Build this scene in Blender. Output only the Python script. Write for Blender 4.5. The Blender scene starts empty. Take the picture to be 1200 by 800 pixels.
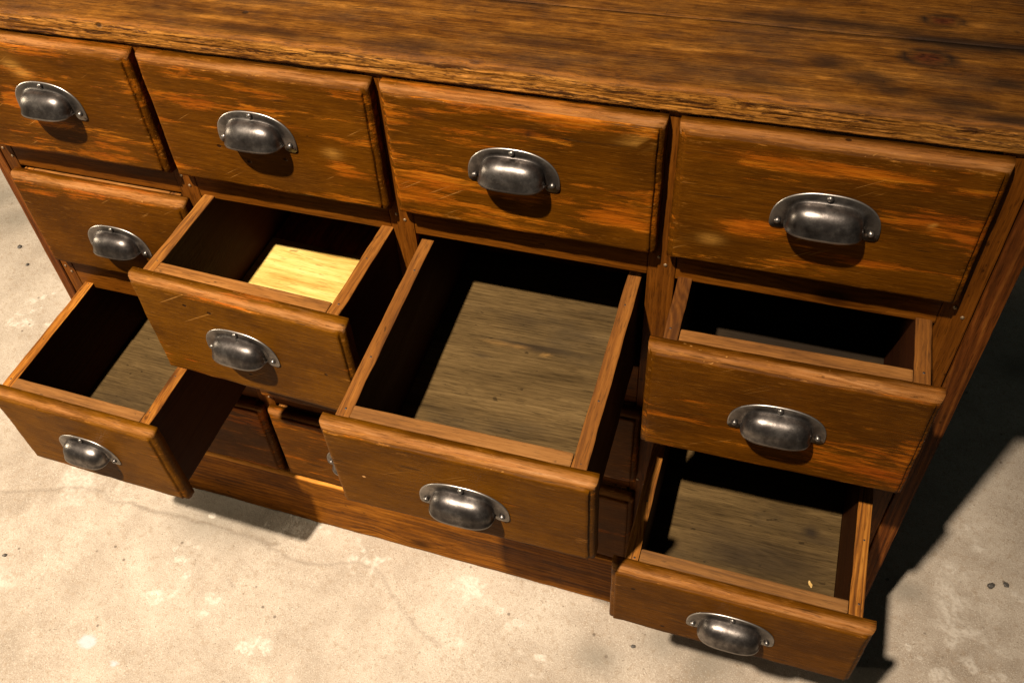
import bpy, bmesh, math, random
import numpy as np
from mathutils import Vector

random.seed(7)
S = bpy.context.scene
COL = S.collection

# ------------------------------------------------------------------ camera
cam_d = bpy.data.cameras.new('camera')
cam = bpy.data.objects.new('camera', cam_d)
COL.objects.link(cam)
cam.location = (0.9988, -0.7835, 1.514)
cam.rotation_euler = (math.radians(42.5148), math.radians(5.0319), math.radians(19.6254))
cam_d.sensor_width = 36.0
cam_d.lens = 36.0 * 1127.76 / 1200.0
cam_d.shift_x = 66.69 / 1200.0
cam_d.shift_y = -5.26 / 1200.0
cam_d.clip_start = 0.02
cam_d.clip_end = 100
S.camera = cam

# ------------------------------------------------------------------ world (dim room), main lamp and added fill lamp
world = bpy.data.worlds.new('World')
S.world = world
world.use_nodes = True
bg = world.node_tree.nodes['Background']
bg.inputs['Color'].default_value = (0.80, 0.95, 0.85, 1)
bg.inputs['Strength'].default_value = 0.03

LAMP = Vector((-0.30, -2.88, 6.4))
ld = bpy.data.lights.new('spot_lamp', 'SPOT')
ld.energy = 6000
ld.color = (1.0, 0.85, 0.68)
ld.shadow_soft_size = 0.085
ld.spot_size = math.radians(31)
ld.spot_blend = 1.0
lamp = bpy.data.objects.new('spot_lamp', ld)
COL.objects.link(lamp)
lamp.location = LAMP
AIM = Vector((0.10, -0.30, 0.2))
lamp.rotation_euler = (AIM - LAMP).to_track_quat('-Z', 'Y').to_euler()

fd = bpy.data.lights.new('fill_lamp', 'POINT')  # unseen fill lamp, added to lift the floor shadow at lower left
fd.energy = 300
fd.color = (1.0, 0.85, 0.62)
fd.shadow_soft_size = 0.5
fill = bpy.data.objects.new('fill_lamp', fd)
COL.objects.link(fill)
fill.location = (-2.6, -0.62, 1.5)

S.render.engine = 'CYCLES'
S.view_settings.view_transform = 'Standard'
S.view_settings.look = 'None'
S.view_settings.exposure = 0.0
S.view_settings.gamma = 1.0

# ------------------------------------------------------------------ numpy noise
def _hash(ix, iy, seed):
    n = (ix.astype(np.int64) * 374761393 + iy.astype(np.int64) * 668265263 + seed * 1442695041) & 0x7fffffff
    n = ((n ^ (n >> 13)) * 1274126177) & 0x7fffffff
    return ((n ^ (n >> 16)) & 0xffff) / 65535.0

def vnoise(x, y, seed=0):
    x = np.asarray(x, float); y = np.asarray(y, float)
    ix = np.floor(x); iy = np.floor(y)
    fx = x - ix; fy = y - iy
    fx = fx * fx * (3 - 2 * fx); fy = fy * fy * (3 - 2 * fy)
    a = _hash(ix, iy, seed); b = _hash(ix + 1, iy, seed)
    c = _hash(ix, iy + 1, seed); d = _hash(ix + 1, iy + 1, seed)
    return (a * (1 - fx) + b * fx) * (1 - fy) + (c * (1 - fx) + d * fx) * fy

def fbm(x, y, seed=0, oct=4):
    s = 0; a = .5
    for o in range(oct):
        s = s + a * vnoise(x * 2 ** o, y * 2 ** o, seed + o * 17); a *= .5
    return s / (1 - .5 ** oct)

# ------------------------------------------------------------------ node helpers
class NT:
    def __init__(self, name):
        m = bpy.data.materials.new(name); m.use_nodes = True
        self.m = m; self.t = m.node_tree; self.t.nodes.clear()
    def n(self, kind, **kw):
        nd = self.t.nodes.new(kind)
        for k, v in kw.items():
            if k.startswith('_'): setattr(nd, k[1:], v)
        return nd
    def l(self, a, b): self.t.links.new(a, b)
    def put(self, sock, v):
        if hasattr(v, 'is_linked') or hasattr(v, 'links'): self.l(v, sock)
        else: sock.default_value = v
    def math(self, op, a, b=None, c=None, clamp=False):
        nd = self.n('ShaderNodeMath', _operation=op, _use_clamp=clamp)
        self.put(nd.inputs[0], a)
        if b is not None: self.put(nd.inputs[1], b)
        if c is not None: self.put(nd.inputs[2], c)
        return nd.outputs[0]
    def vmath(self, op, a, b):
        nd = self.n('ShaderNodeVectorMath', _operation=op)
        self.put(nd.inputs[0], a); self.put(nd.inputs[1], b)
        return nd.outputs[0]
    def noise(self, vec, scale=1.0, detail=3.0, rough=.5, out='Fac'):
        nd = self.n('ShaderNodeTexNoise')
        self.put(nd.inputs['Vector'], vec); nd.inputs['Scale'].default_value = scale
        nd.inputs['Detail'].default_value = detail; nd.inputs['Roughness'].default_value = rough
        return nd.outputs[out]
    def step(self, v, lo, hi, a=0.0, b=1.0):
        nd = self.n('ShaderNodeMapRange', _interpolation_type='SMOOTHSTEP')
        self.put(nd.inputs[0], v)
        for i, x in enumerate((lo, hi, a, b)): self.put(nd.inputs[i + 1], x)
        return nd.outputs[0]
    def mix(self, fac, a, b, blend='MIX'):
        nd = self.n('ShaderNodeMix', _data_type='RGBA', _blend_type=blend, _clamp_factor=True)
        self.put(nd.inputs[0], fac)
        for i, x in ((6, a), (7, b)):
            self.put(nd.inputs[i], x if not isinstance(x, tuple) else (x + (1,) if len(x) == 3 else x))
        return nd.outputs[2]
    def ramp(self, v, stops):
        nd = self.n('ShaderNodeValToRGB')
        e = nd.color_ramp.elements
        while len(e) < len(stops): e.new(0.5)
        for i, (p, c) in enumerate(stops):
            e[i].position = p; e[i].color = c + (1,)
        self.put(nd.inputs[0], v)
        return nd.outputs[0]
    def attr(self, name):
        nd = self.n('ShaderNodeAttribute'); nd.attribute_name = name
        return nd.outputs['Fac']
    def out(self, color, rough=.5, metal=0.0, height=None, bump=.3, dist=.001, spec=.5):
        b = self.n('ShaderNodeBsdfPrincipled'); o = self.n('ShaderNodeOutputMaterial')
        self.put(b.inputs['Base Color'], color if not isinstance(color, tuple) else color + (1,))
        self.put(b.inputs['Roughness'], rough); self.put(b.inputs['Metallic'], metal)
        b.inputs['Specular IOR Level'].default_value = spec
        if height is not None:
            bp = self.n('ShaderNodeBump'); bp.inputs['Strength'].default_value = bump
            bp.inputs['Distance'].default_value = dist
            self.l(height, bp.inputs['Height']); self.l(bp.outputs[0], b.inputs['Normal'])
        self.l(b.outputs[0], o.inputs[0])
        return self.m

def coords(t, axis, rnd=True):
    tc = t.n('ShaderNodeTexCoord').outputs['Object']
    if rnd:
        r = t.n('ShaderNodeObjectInfo').outputs['Random']
        off = t.n('ShaderNodeCombineXYZ')
        t.l(t.math('MULTIPLY', r, 41.0), off.inputs[0])
        t.l(t.math('MULTIPLY', r, 1.7), off.inputs[1])
        t.l(t.math('MULTIPLY', r, 2.3), off.inputs[2])
    s = t.n('ShaderNodeSeparateXYZ'); t.l(tc, s.inputs[0])
    c = t.n('ShaderNodeCombineXYZ')
    order = {'X': (0, 1, 2), 'Y': (1, 0, 2), 'Z': (2, 1, 0)}[axis]
    for i, k in enumerate(order): t.l(s.outputs[k], c.inputs[i])
    p = c.outputs[0]
    return t.vmath('ADD', p, off.outputs[0]) if rnd else p

def grain(t, p, ring=1.0, knots=.35):
    """grain along X of p: returns (rings 0-1, fibre 0-1, blotch 0-1, knot mask)"""
    w = t.noise(t.vmath('MULTIPLY', p, (1.6, 7, 7)), 1.0, 2, .5, 'Color')
    w = t.vmath('SUBTRACT', w, (.5, .5, .5))
    # knots
    vo = t.n('ShaderNodeTexVoronoi')
    t.l(t.vmath('MULTIPLY', p, (5.5, 11, 11)), vo.inputs['Vector'])
    vo.inputs['Scale'].default_value = 1.0
    kd = vo.outputs['Distance']
    sep = t.n('ShaderNodeSeparateColor'); t.l(vo.outputs['Color'], sep.inputs[0])
    on = t.step(sep.outputs[0], 1 - knots - .02, 1 - knots + .02)
    kn = t.math('MULTIPLY', t.step(kd, .17, .06), on)
    halo = t.math('MULTIPLY', t.step(kd, .55, .05), on)
    p2 = t.vmath('ADD', p, t.vmath('MULTIPLY', w, (.0, .035, .035)))
    hv = t.n('ShaderNodeCombineXYZ')
    t.l(t.math('MULTIPLY', halo, .012), hv.inputs[1]); t.l(t.math('MULTIPLY', halo, .012), hv.inputs[2])
    p2 = t.vmath('ADD', p2, hv.outputs[0])
    wv = t.n('ShaderNodeTexWave', _wave_type='RINGS', _rings_direction='X', _wave_profile='SIN')
    t.l(t.vmath('ADD', t.vmath('MULTIPLY', p2, (.02, 1, 1)), (0, .043, -.061)), wv.inputs['Vector'])
    wv.inputs['Scale'].default_value = 62 * ring
    wv.inputs['Distortion'].default_value = 5.5
    wv.inputs['Detail'].default_value = 3.0
    wv.inputs['Detail Scale'].default_value = 2.0
    st = t.noise(t.vmath('MULTIPLY', p2, (2.0, 120, 120)), 1.0, 5, .7)
    st = t.step(st, .30, .70)
    gate = t.step(t.noise(t.vmath('MULTIPLY', p, (2.5, 18, 18)), 1.0, 2, .5), .35, .65)
    rings = t.math('ADD', t.math('MULTIPLY', t.math('MULTIPLY', wv.outputs['Fac'], .65), gate), t.math('MULTIPLY', st, t.math('SUBTRACT', 1.0, t.math('MULTIPLY', gate, .5))))
    fib = t.noise(t.vmath('MULTIPLY', p, (20, 260, 260)), 1.0, 6, .72)
    fib2 = t.noise(t.vmath('MULTIPLY', p, (34, 620, 620)), 1.0, 3, .6)
    fib = t.math('ADD', t.math('MULTIPLY', fib, .55), t.math('MULTIPLY', fib2, .55))
    fib = t.math('ADD', t.math('MULTIPLY', t.math('SUBTRACT', fib, .55), 1.5), .5)
    blo = t.noise(t.vmath('MULTIPLY', p, (5.5, 30, 30)), 1.0, 6, .68)
    return rings, fib, blo, kn, halo

def wood(name, dark, mid, light, axis='X', raw=False, rough=.5, ring=1.0, ringamt=.45, knots=.3, blotch=1.0,
         grime=(.02, .012, .006), grimeamt=.5, bump=.35, worn=None, spec=.05, vary=0.0, rim=None):
    t = NT(name)
    p = coords(t, axis)
    rg, fb, bl, kn, halo = grain(t, p, ring, knots)
    v = t.math('ADD', t.math('MULTIPLY', rg, ringamt), t.math('MULTIPLY', fb, .42))
    v = t.math('ADD', v, t.math('MULTIPLY', t.math('SUBTRACT', bl, .5), blotch))
    v = t.math('ADD', v, (.79 - .42 - ringamt) * .5)
    c = t.ramp(v, [(.12, dark), (.45, mid), (.82, light)])
    big = t.noise(t.vmath('MULTIPLY', p, (4, 9, 9)), 1.0, 5, .65)
    c = t.mix(t.math('MULTIPLY', t.step(big, .50, .74), grimeamt), c, grime)
    sp = t.noise(t.vmath('MULTIPLY', p, (60, 130, 130)), 1.0, 2, .5)
    c = t.mix(t.math('MULTIPLY', t.step(sp, .69, .76), .65), c, tuple(x * .3 for x in dark))
    c = t.mix(t.math('MULTIPLY', halo, .45), c, dark)
    c = t.mix(t.math('MULTIPLY', kn, .85), c, tuple(x * .4 for x in dark))
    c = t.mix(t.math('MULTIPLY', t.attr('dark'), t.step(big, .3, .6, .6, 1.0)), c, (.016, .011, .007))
    c = t.mix(t.attr('pale'), c, (.42, .22, .06))
    pore = t.noise(t.vmath('MULTIPLY', p, (50, 760, 760)), 1.0, 2, .5)
    c = t.mix(t.math('MULTIPLY', t.step(pore, .56, .66), .5), c, tuple(x * .5 for x in dark))
    if vary:     # some boards are darker and greyer than others
        rv = t.math('MULTIPLY', t.math('FRACT', t.math('MULTIPLY', t.n('ShaderNodeObjectInfo').outputs['Random'], 7.31)), vary)
        c = t.mix(rv, c, t.mix(.7, c, (.075, .042, .018)))
    if rim:      # rubbed top arris, also painted bright as if catching light
        c = t.mix(t.math('MULTIPLY', t.attr('edge'), t.step(bl, .3, .55, .3, .95)), c, rim)
    if raw:      # stained faces, colour darkened further for interior shade; bare sawn top edge
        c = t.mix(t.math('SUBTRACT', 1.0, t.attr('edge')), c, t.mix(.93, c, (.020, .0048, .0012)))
    h = t.math('ADD', t.math('MULTIPLY', fb, .8), t.math('MULTIPLY', rg, .35))
    rr = t.step(bl, .2, .8, rough - .08, rough + .14)
    return t.out(c, rr, 0, h, bump, .0012, spec)

# drawer front: brown stain worn through to orange pine; 'nose' = rubbed moulding
def front_material():
    t = NT('stained_front')
    p = coords(t, 'X')
    rg, fb, bl, kn, halo = grain(t, p, .8, .16)
    v = t.math('ADD', t.math('MULTIPLY', rg, .30), t.math('MULTIPLY', fb, .52))
    v = t.math('ADD', v, t.math('MULTIPLY', t.math('SUBTRACT', bl, .5), .9))
    pine = t.ramp(v, [(.1, (.11, .025, .0008)), (.42, (.245, .064, .0020)), (.8, (.42, .150, .008))])
    red = t.noise(t.vmath('MULTIPLY', p, (5, 13, 13)), 1.0, 3, .55)
    pine = t.mix(t.math('MULTIPLY', t.step(red, .58, .74), .6), pine, (.24, .042, .003))
    stain = t.ramp(v, [(.0, (.044, .0135, .0004)), (.45, (.080, .0255, .0006)), (1.0, (.125, .042, .0012))])
    stain = t.mix(t.attr('light'), stain, t.ramp(v, [(.0, (.095, .034, .0006)), (.45, (.125, .047, .0009)), (1.0, (.155, .061, .002))]))  # open fronts painted lighter for the light on their upward tilt
    patchy = t.noise(t.vmath('MULTIPLY', p, (9, 15, 15)), 1.0, 5, .62)
    stain = t.mix(t.step(patchy, .40, .66, 0.0, .62), stain, (.034, .0105, .0004))
    wearn = t.noise(t.vmath('MULTIPLY', p, (6, 62, 62)), 1.0, 8, .74)
    wl = t.noise(t.vmath('MULTIPLY', p, (5, 13, 13)), 1.0, 4, .6)
    edge = t.attr('edge')
    w = t.math('ADD', wearn, t.math('MULTIPLY', t.math('SUBTRACT', wl, .5), .80))
    w = t.math('ADD', w, t.math('MULTIPLY', edge, .055))
    w = t.math('ADD', w, t.attr('bias'))
    w = t.math('ADD', w, t.math('MULTIPLY', t.attr('orange'), .45))
    wm = t.step(w, .57, .64)
    fine = t.noise(t.vmath('MULTIPLY', p, (16, 190, 190)), 1.0, 4, .7)
    wm = t.math('MULTIPLY', wm, t.step(fine, .36, .58, .1, .9))
    c = t.mix(wm, stain, pine)
    # rubbed moulding on top
    nose = t.attr('nose')
    nn = t.math('ADD', nose, t.math('MULTIPLY', t.math('SUBTRACT', wearn, .5), 1.8))
    nm = t.step(nn, .55, 1.05)
    pale = t.ramp(v, [(.1, (.09, .031, .006)), (.40, (.20, .079, .019)), (.65, (.27, .125, .043)), (.9, (.34, .19, .095))])
    c = t.mix(t.math('MULTIPLY', nm, t.math('MINIMUM', nose, .92)), c, pale)
    chip = t.noise(t.vmath('MULTIPLY', p, (32, 210, 210)), 1.0, 5, .72)
    c = t.mix(t.math('MULTIPLY', t.math('MULTIPLY', edge, t.step(chip, .59, .66)), .6), c, (.040, .015, .004))
    c = t.mix(t.math('MULTIPLY', t.math('MULTIPLY', edge, t.step(chip, .41, .34)), .5), c, (.32, .13, .022))
    sk = t.n('ShaderNodeVectorRotate', _rotation_type='Y_AXIS'); t.l(p, sk.inputs['Vector']); sk.inputs['Angle'].default_value = .55
    scl = t.noise(t.vmath('MULTIPLY', sk.outputs[0], (10, 300, 420)), 1.0, 2, .5)
    scg = t.step(t.noise(t.vmath('MULTIPLY', p, (9, 14, 14)), 1.0, 2, .5), .52, .62)
    c = t.mix(t.math('MULTIPLY', t.math('MULTIPLY', t.step(scl, .69, .73), scg), .55), c, (.36, .17, .04))
    # dark grime in scratches, dents, pin holes
    sc = t.noise(t.vmath('MULTIPLY', p, (14, 150, 150)), 1.0, 3, .55)
    c = t.mix(t.math('MULTIPLY', t.step(sc, .66, .74), .7), c, (.018, .008, .003))
    vo = t.n('ShaderNodeTexVoronoi'); t.l(t.vmath('MULTIPLY', p, (26, 34, 34)), vo.inputs['Vector'])
    vo.inputs['Scale'].default_value = 1
    sp = t.n('ShaderNodeSeparateColor'); t.l(vo.outputs['Color'], sp.inputs[0])
    pin = t.math('MULTIPLY', t.step(vo.outputs['Distance'], .09, .05), t.step(sp.outputs[1], .80, .82))
    c = t.mix(t.math('MULTIPLY', pin, .85), c, (.01, .004, .002))
    nick = t.math('MULTIPLY', t.step(vo.outputs['Distance'], .07, .03), t.step(sp.outputs[2], .93, .94))
    c = t.mix(nick, c, (.55, .28, .10))
    c = t.mix(t.math('MULTIPLY', t.math('MULTIPLY', t.attr('orange'), .6), t.step(wearn, .38, .60)), c, (.33, .072, .003))
    c = t.mix(t.math('MULTIPLY', t.attr('pale'), t.step(wearn, .3, .6, .4, 1.0)), c, (.42, .20, .035))
    c = t.mix(t.attr('dark'), c, (.018, .007, .003))
    c = t.mix(t.math('MULTIPLY', halo, .35), c, (.06, .022, .004))
    c = t.mix(t.math('MULTIPLY', kn, .8), c, (.03, .010, .003))
    pore = t.noise(t.vmath('MULTIPLY', p, (55, 820, 820)), 1.0, 2, .5)
    c = t.mix(t.math('MULTIPLY', t.step(pore, .57, .67), .42), c, (.026, .009, .001))
    c = t.mix(t.math('MULTIPLY', t.step(pore, .40, .32), .12), c, (.34, .14, .018))
    h = t.math('ADD', t.math('MULTIPLY', fb, .6), t.math('MULTIPLY', wm, -.5))
    h = t.math('SUBTRACT', h, t.math('MULTIPLY', pore, .5))
    h = t.math('SUBTRACT', h, t.math('MULTIPLY', pin, 1.5))
    r = t.math('ADD', t.math('MULTIPLY', wm, .12), t.math('MULTIPLY', bl, .18))
    r = t.math('ADD', r, .42)
    return t.out(c, r, 0, h, .6, .0010, .04)

def top_material():
    t = NT('worn_tabletop')
    p = coords(t, 'X', False)
    rg, fb, bl, kn, halo = grain(t, p, .55, .06)
    mot = t.noise(t.vmath('MULTIPLY', p, (26, 46, 46)), 1.0, 7, .74)
    v = t.math('ADD', t.math('MULTIPLY', rg, .26), t.math('MULTIPLY', fb, .52))
    v = t.math('ADD', v, t.math('ADD', t.math('MULTIPLY', t.math('SUBTRACT', mot, .5), .75), .08))
    v = t.math('ADD', v, t.math('MULTIPLY', t.math('SUBTRACT', bl, .5), .75))
    c = t.ramp(v, [(.08, (.014, .005, .001)), (.36, (.072, .0245, .0030)), (.60, (.150, .057, .007)), (.92, (.36, .15, .024))])
    gr = t.noise(t.vmath('MULTIPLY', p, (7, 19, 19)), 1.0, 7, .70)
    c = t.mix(t.math('MULTIPLY', t.step(gr, .42, .72), .7), c, (.030, .0155, .0078))
    scr = t.noise(t.vmath('MULTIPLY', p, (190, 34, 34)), 1.0, 4, .65)
    c = t.mix(t.math('MULTIPLY', t.step(scr, .66, .74), .55), c, (.016, .008, .004))
    gr2 = t.noise(t.vmath('MULTIPLY', p, (34, 60, 60)), 1.0, 5, .72)
    c = t.mix(t.math('MULTIPLY', t.step(gr2, .62, .74), .65), c, (.014, .008, .005))
    c = t.mix(t.attr('dark'), c, (.010, .006, .004))
    kr = t.noise(t.vmath('MULTIPLY', p, (150, 320, 320)), 1.0, 3, .6)
    c = t.mix(t.attr('knot'), c, t.ramp(kr, [(.35, (.014, .004, .002)), (.62, (.065, .017, .005))]))
    c = t.mix(t.math('MULTIPLY', t.attr('rub'), t.step(bl, .3, .6, .15, .8)), c, (.25, .088, .010))
    c = t.mix(t.math('MULTIPLY', t.attr('split'), .75), c, t.ramp(v, [(.15, (.10, .035, .005)), (.45, (.27, .105, .014)), (.85, (.42, .19, .035))]))
    wq = t.vmath('SUBTRACT', t.noise(t.vmath('MULTIPLY', p, (9, 40, 40)), 1.0, 3, .6, 'Color'), (.5, .5, .5))
    pw = t.vmath('ADD', p, t.vmath('MULTIPLY', wq, (0, .010, .010)))
    ln = t.noise(t.vmath('MULTIPLY', pw, (13, 190, 190)), 1.0, 5, .72)
    c = t.mix(t.math('MULTIPLY', t.attr('split'), t.step(ln, .52, .58)), c, (.020, .006, .002))
    tick = t.noise(t.vmath('MULTIPLY', pw, (70, 380, 380)), 1.0, 4, .66)
    c = t.mix(t.math('MULTIPLY', t.attr('split'), t.math('MULTIPLY', t.step(tick, .55, .64), .55)), c, (.40, .17, .035))
    c = t.mix(t.math('MULTIPLY', t.attr('split'), t.math('MULTIPLY', t.step(tick, .46, .38), .8)), c, (.050, .015, .003))
    vo = t.n('ShaderNodeTexVoronoi'); t.l(t.vmath('MULTIPLY', p, (30, 42, 42)), vo.inputs['Vector'])
    vo.inputs['Scale'].default_value = 1
    sp = t.n('ShaderNodeSeparateColor'); t.l(vo.outputs['Color'], sp.inputs[0])
    pit = t.math('MULTIPLY', t.step(vo.outputs['Distance'], .16, .06), t.step(sp.outputs[0], .86, .88))
    c = t.mix(t.math('MULTIPLY', pit, .8), c, (.012, .007, .004))
    pore = t.noise(t.vmath('MULTIPLY', p, (60, 700, 700)), 1.0, 2, .5)
    c = t.mix(t.math('MULTIPLY', t.step(pore, .55, .65), .5), c, (.014, .006, .002))
    h = t.math('ADD', t.math('MULTIPLY', fb, .9), t.math('MULTIPLY', rg, .4))
    h = t.math('SUBTRACT', h, t.math('MULTIPLY', pit, 1.2))
    r = t.step(gr, .3, .7, .46, .66)
    return t.out(c, r, 0, h, .7, .0016, .07)

def metal_material():
    t = NT('pewter_metal')
    tc = t.n('ShaderNodeTexCoord').outputs['Object']
    r = t.n('ShaderNodeObjectInfo').outputs['Random']
    o = t.n('ShaderNodeCombineXYZ'); t.l(t.math('MULTIPLY', r, 9.0), o.inputs[0])
    p = t.vmath('ADD', tc, o.outputs[0])
    a = t.noise(p, 70, 5, .65); b = t.noise(p, 420, 3, .6); l = t.noise(p, 26, 3, .55)
    v = t.math('ADD', t.math('MULTIPLY', a, .6), t.math('MULTIPLY', l, .4))
    c = t.ramp(v, [(.34, (.022, .018, .016)), (.50, (.080, .070, .064)), (.68, (.24, .215, .195))])
    c = t.mix(t.math('MULTIPLY', t.step(b, .60, .72), .5), c, (.03, .024, .02))
    c = t.mix(t.math('MULTIPLY', t.attr('edge'), .7), c, (.42, .39, .36))
    rr = t.math('ADD', t.math('MULTIPLY', v, -.26), .485)
    return t.out(c, rr, .88, t.math('ADD', a, t.math('MULTIPLY', b, .5)), .18, .0006, .5)

def floor_material():
    t = NT('worn_concrete')
    p = coords(t, 'X', False)
    a = t.noise(p, 2.3, 6, .62); b = t.noise(p, 11, 6, .7); f = t.noise(p, 95, 5, .7); g = t.noise(p, 330, 3, .6)
    v = t.math('ADD', t.math('MULTIPLY', a, .6), t.math('MULTIPLY', b, .42))
    c = t.ramp(v, [(.32, (.15, .118, .085)), (.45, (.255, .210, .162)), (.58, (.34, .289, .230)), (.72, (.42, .368, .302))])
    c = t.mix(t.math('MULTIPLY', t.step(f, .50, .68), .5), c, (.215, .155, .10))
    q = t.noise(p, 520, 2, .5)
    c = t.mix(t.math('MULTIPLY', t.step(q, .54, .70), .5), c, (.17, .12, .08))
    c = t.mix(t.math('MULTIPLY', t.step(q, .44, .30), .4), c, (.55, .50, .42))
    c = t.mix(t.math('MULTIPLY', t.step(g, .60, .70), .5), c, (.19, .13, .085))
    c = t.mix(t.math('MULTIPLY', t.step(f, .34, .24), .5), c, (.62, .58, .50))
    pat = t.attr('stain')  # floor stains together with the painted drawer shadow
    c = t.mix(t.math('MULTIPLY', pat, .62), c, (.13, .115, .09))
    wh = t.attr('plaster')
    wn = t.math('ADD', wh, t.math('MULTIPLY', t.math('SUBTRACT', b, .5), 1.3))
    wm = t.math('MULTIPLY', t.step(wn, .34, .72), t.step(t.noise(p, 130, 4, .65), .40, .58, .25, 1.0))
    c = t.mix(t.math('MULTIPLY', wm, .5), c, (.54, .49, .42))
    pit = t.noise(p, 260, 2, .5)
    c = t.mix(t.math('MULTIPLY', t.step(pit, .68, .74), .6), c, (.10, .075, .05))
    c = t.mix(t.math('MULTIPLY', t.attr('blue'), .85), c, (.34, .355, .37))
    vo = t.n('ShaderNodeTexVoronoi'); t.l(p, vo.inputs['Vector']); vo.inputs['Scale'].default_value = 34
    sp = t.n('ShaderNodeSeparateColor'); t.l(vo.outputs['Color'], sp.inputs[0])
    dot = t.math('MULTIPLY', t.step(vo.outputs['Distance'], .13, .06), t.step(sp.outputs[0], .86, .88))
    c = t.mix(t.math('MULTIPLY', dot, .7), c, (.07, .05, .035))
    c = t.mix(t.math('MULTIPLY', t.attr('crack'), .7), c, (.10, .072, .048))
    h = t.math('ADD', t.math('MULTIPLY', f, .6), t.math('ADD', t.math('MULTIPLY', b, .8), t.math('MULTIPLY', g, .25)))
    h = t.math('ADD', h, t.math('MULTIPLY', wm, .3))
    return t.out(c, .82, 0, h, .55, .004, .25)

M = {}
M['front'] = front_material()
M['top'] = top_material()
M['metal'] = metal_material()
M['floor'] = floor_material()
M['frame'] = wood('stained_frame', (.040, .011, .001), (.118, .036, .0026), (.20, .068, .007), 'X', False, .42, .8, .3, .1, .7, (.03, .012, .004), .4)
M['frame_v'] = wood('stained_frame_upright', (.040, .011, .001), (.115, .034, .0026), (.20, .066, .007), 'Z', False, .42, .8, .3, .1, .7, (.03, .012, .004), .4)
M['side_panel'] = wood('stained_side_board', (.035, .010, .002), (.11, .030, .005), (.22, .075, .012), 'Z', False, .5, .9, .5, .1, .9, (.015, .006, .002), .6)
M['plinth'] = wood('stained_plinth', (.050, .015, .001), (.165, .053, .0026), (.32, .118, .012), 'X', False, .55, .6, .4, .4, 1.2, (.03, .011, .002), .8, rim=(.55, .22, .035))
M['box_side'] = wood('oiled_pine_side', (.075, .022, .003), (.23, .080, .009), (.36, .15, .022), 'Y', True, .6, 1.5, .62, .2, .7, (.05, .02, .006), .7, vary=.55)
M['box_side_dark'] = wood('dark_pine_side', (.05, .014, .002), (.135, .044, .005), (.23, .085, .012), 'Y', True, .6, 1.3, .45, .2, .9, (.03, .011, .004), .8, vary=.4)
M['box_side_red'] = wood('reddish_pine_side', (.06, .015, .003), (.16, .045, .007), (.26, .085, .015), 'Y', False, .55, 1.2, .5, .2, .6, (.03, .012, .004), .5)
M['inner'] = wood('pine_inner_board', (.075, .025, .005), (.205, .080, .016), (.32, .145, .04), 'X', False, .65, 1.0, .3, .12, 1.1, (.04, .018, .005), .85, vary=.95)
M['bottom'] = wood('grey_brown_bottom', (.026, .0155, .0055), (.073, .0450, .0165), (.135, .086, .034), 'X', False, .68, 1.4, .22, .25, .9, (.022, .017, .011), .6, .5)
M['bottom_red'] = wood('red_brown_bottom', (.14, .034, .005), (.36, .095, .014), (.5, .16, .03), 'Y', False, .6, .6, .3, .1, 1.2, (.02, .008, .003), .7)
M['bottom_new'] = wood('fresh_pine_bottom', (.30, .165, .03), (.49, .345, .10), (.60, .47, .19), 'X', False, .6, .5, .3, .1, .9, (.32, .15, .02), .55, .2)
M['chip'] = wood('pale_splinter', (.4, .25, .08), (.55, .38, .16), (.65, .5, .25), 'X', False, .6)
def plain(name, col, rough, metal=0.0):
    t = NT(name)
    n = t.noise(t.n('ShaderNodeTexCoord').outputs['Object'], 220, 4, .6)
    c = t.ramp(n, [(.3, tuple(x * .55 for x in col)), (.7, col)])
    return t.out(c, rough, metal, n, .3, .001)
M['nail'] = plain('dull_nail', (.30, .21, .12), .45, .6)
M['old_nail'] = plain('old_nail', (.016, .010, .007), .6)
M['stone'] = plain('dark_stone', (.07, .06, .05), .5)
M['plaster'] = plain('plaster_crumb', (.62, .57, .48), .85)

# ------------------------------------------------------------------ mesh helpers
def link(name, mesh, parent=None):
    o = bpy.data.objects.new(name, mesh); COL.objects.link(o)
    if parent is not None: o.parent = parent
    return o

def finish(bm, name, mat, parent=None, smooth=False):
    me = bpy.data.meshes.new(name)
    bmesh.ops.recalc_face_normals(bm, faces=bm.faces)
    if smooth:
        for f in bm.faces: f.smooth = True
    bm.to_mesh(me); bm.free()
    me.materials.append(mat)
    return link(name, me, parent)

def thing(name, label, cat, loc=(0, 0, 0), rot=(0, 0, 0), group=None):
    o = bpy.data.objects.new(name, None); COL.objects.link(o)
    o.empty_display_size = .05
    o.location = loc; o.rotation_euler = rot
    o['label'] = label; o['category'] = cat
    if group: o['group'] = group
    return o

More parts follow.
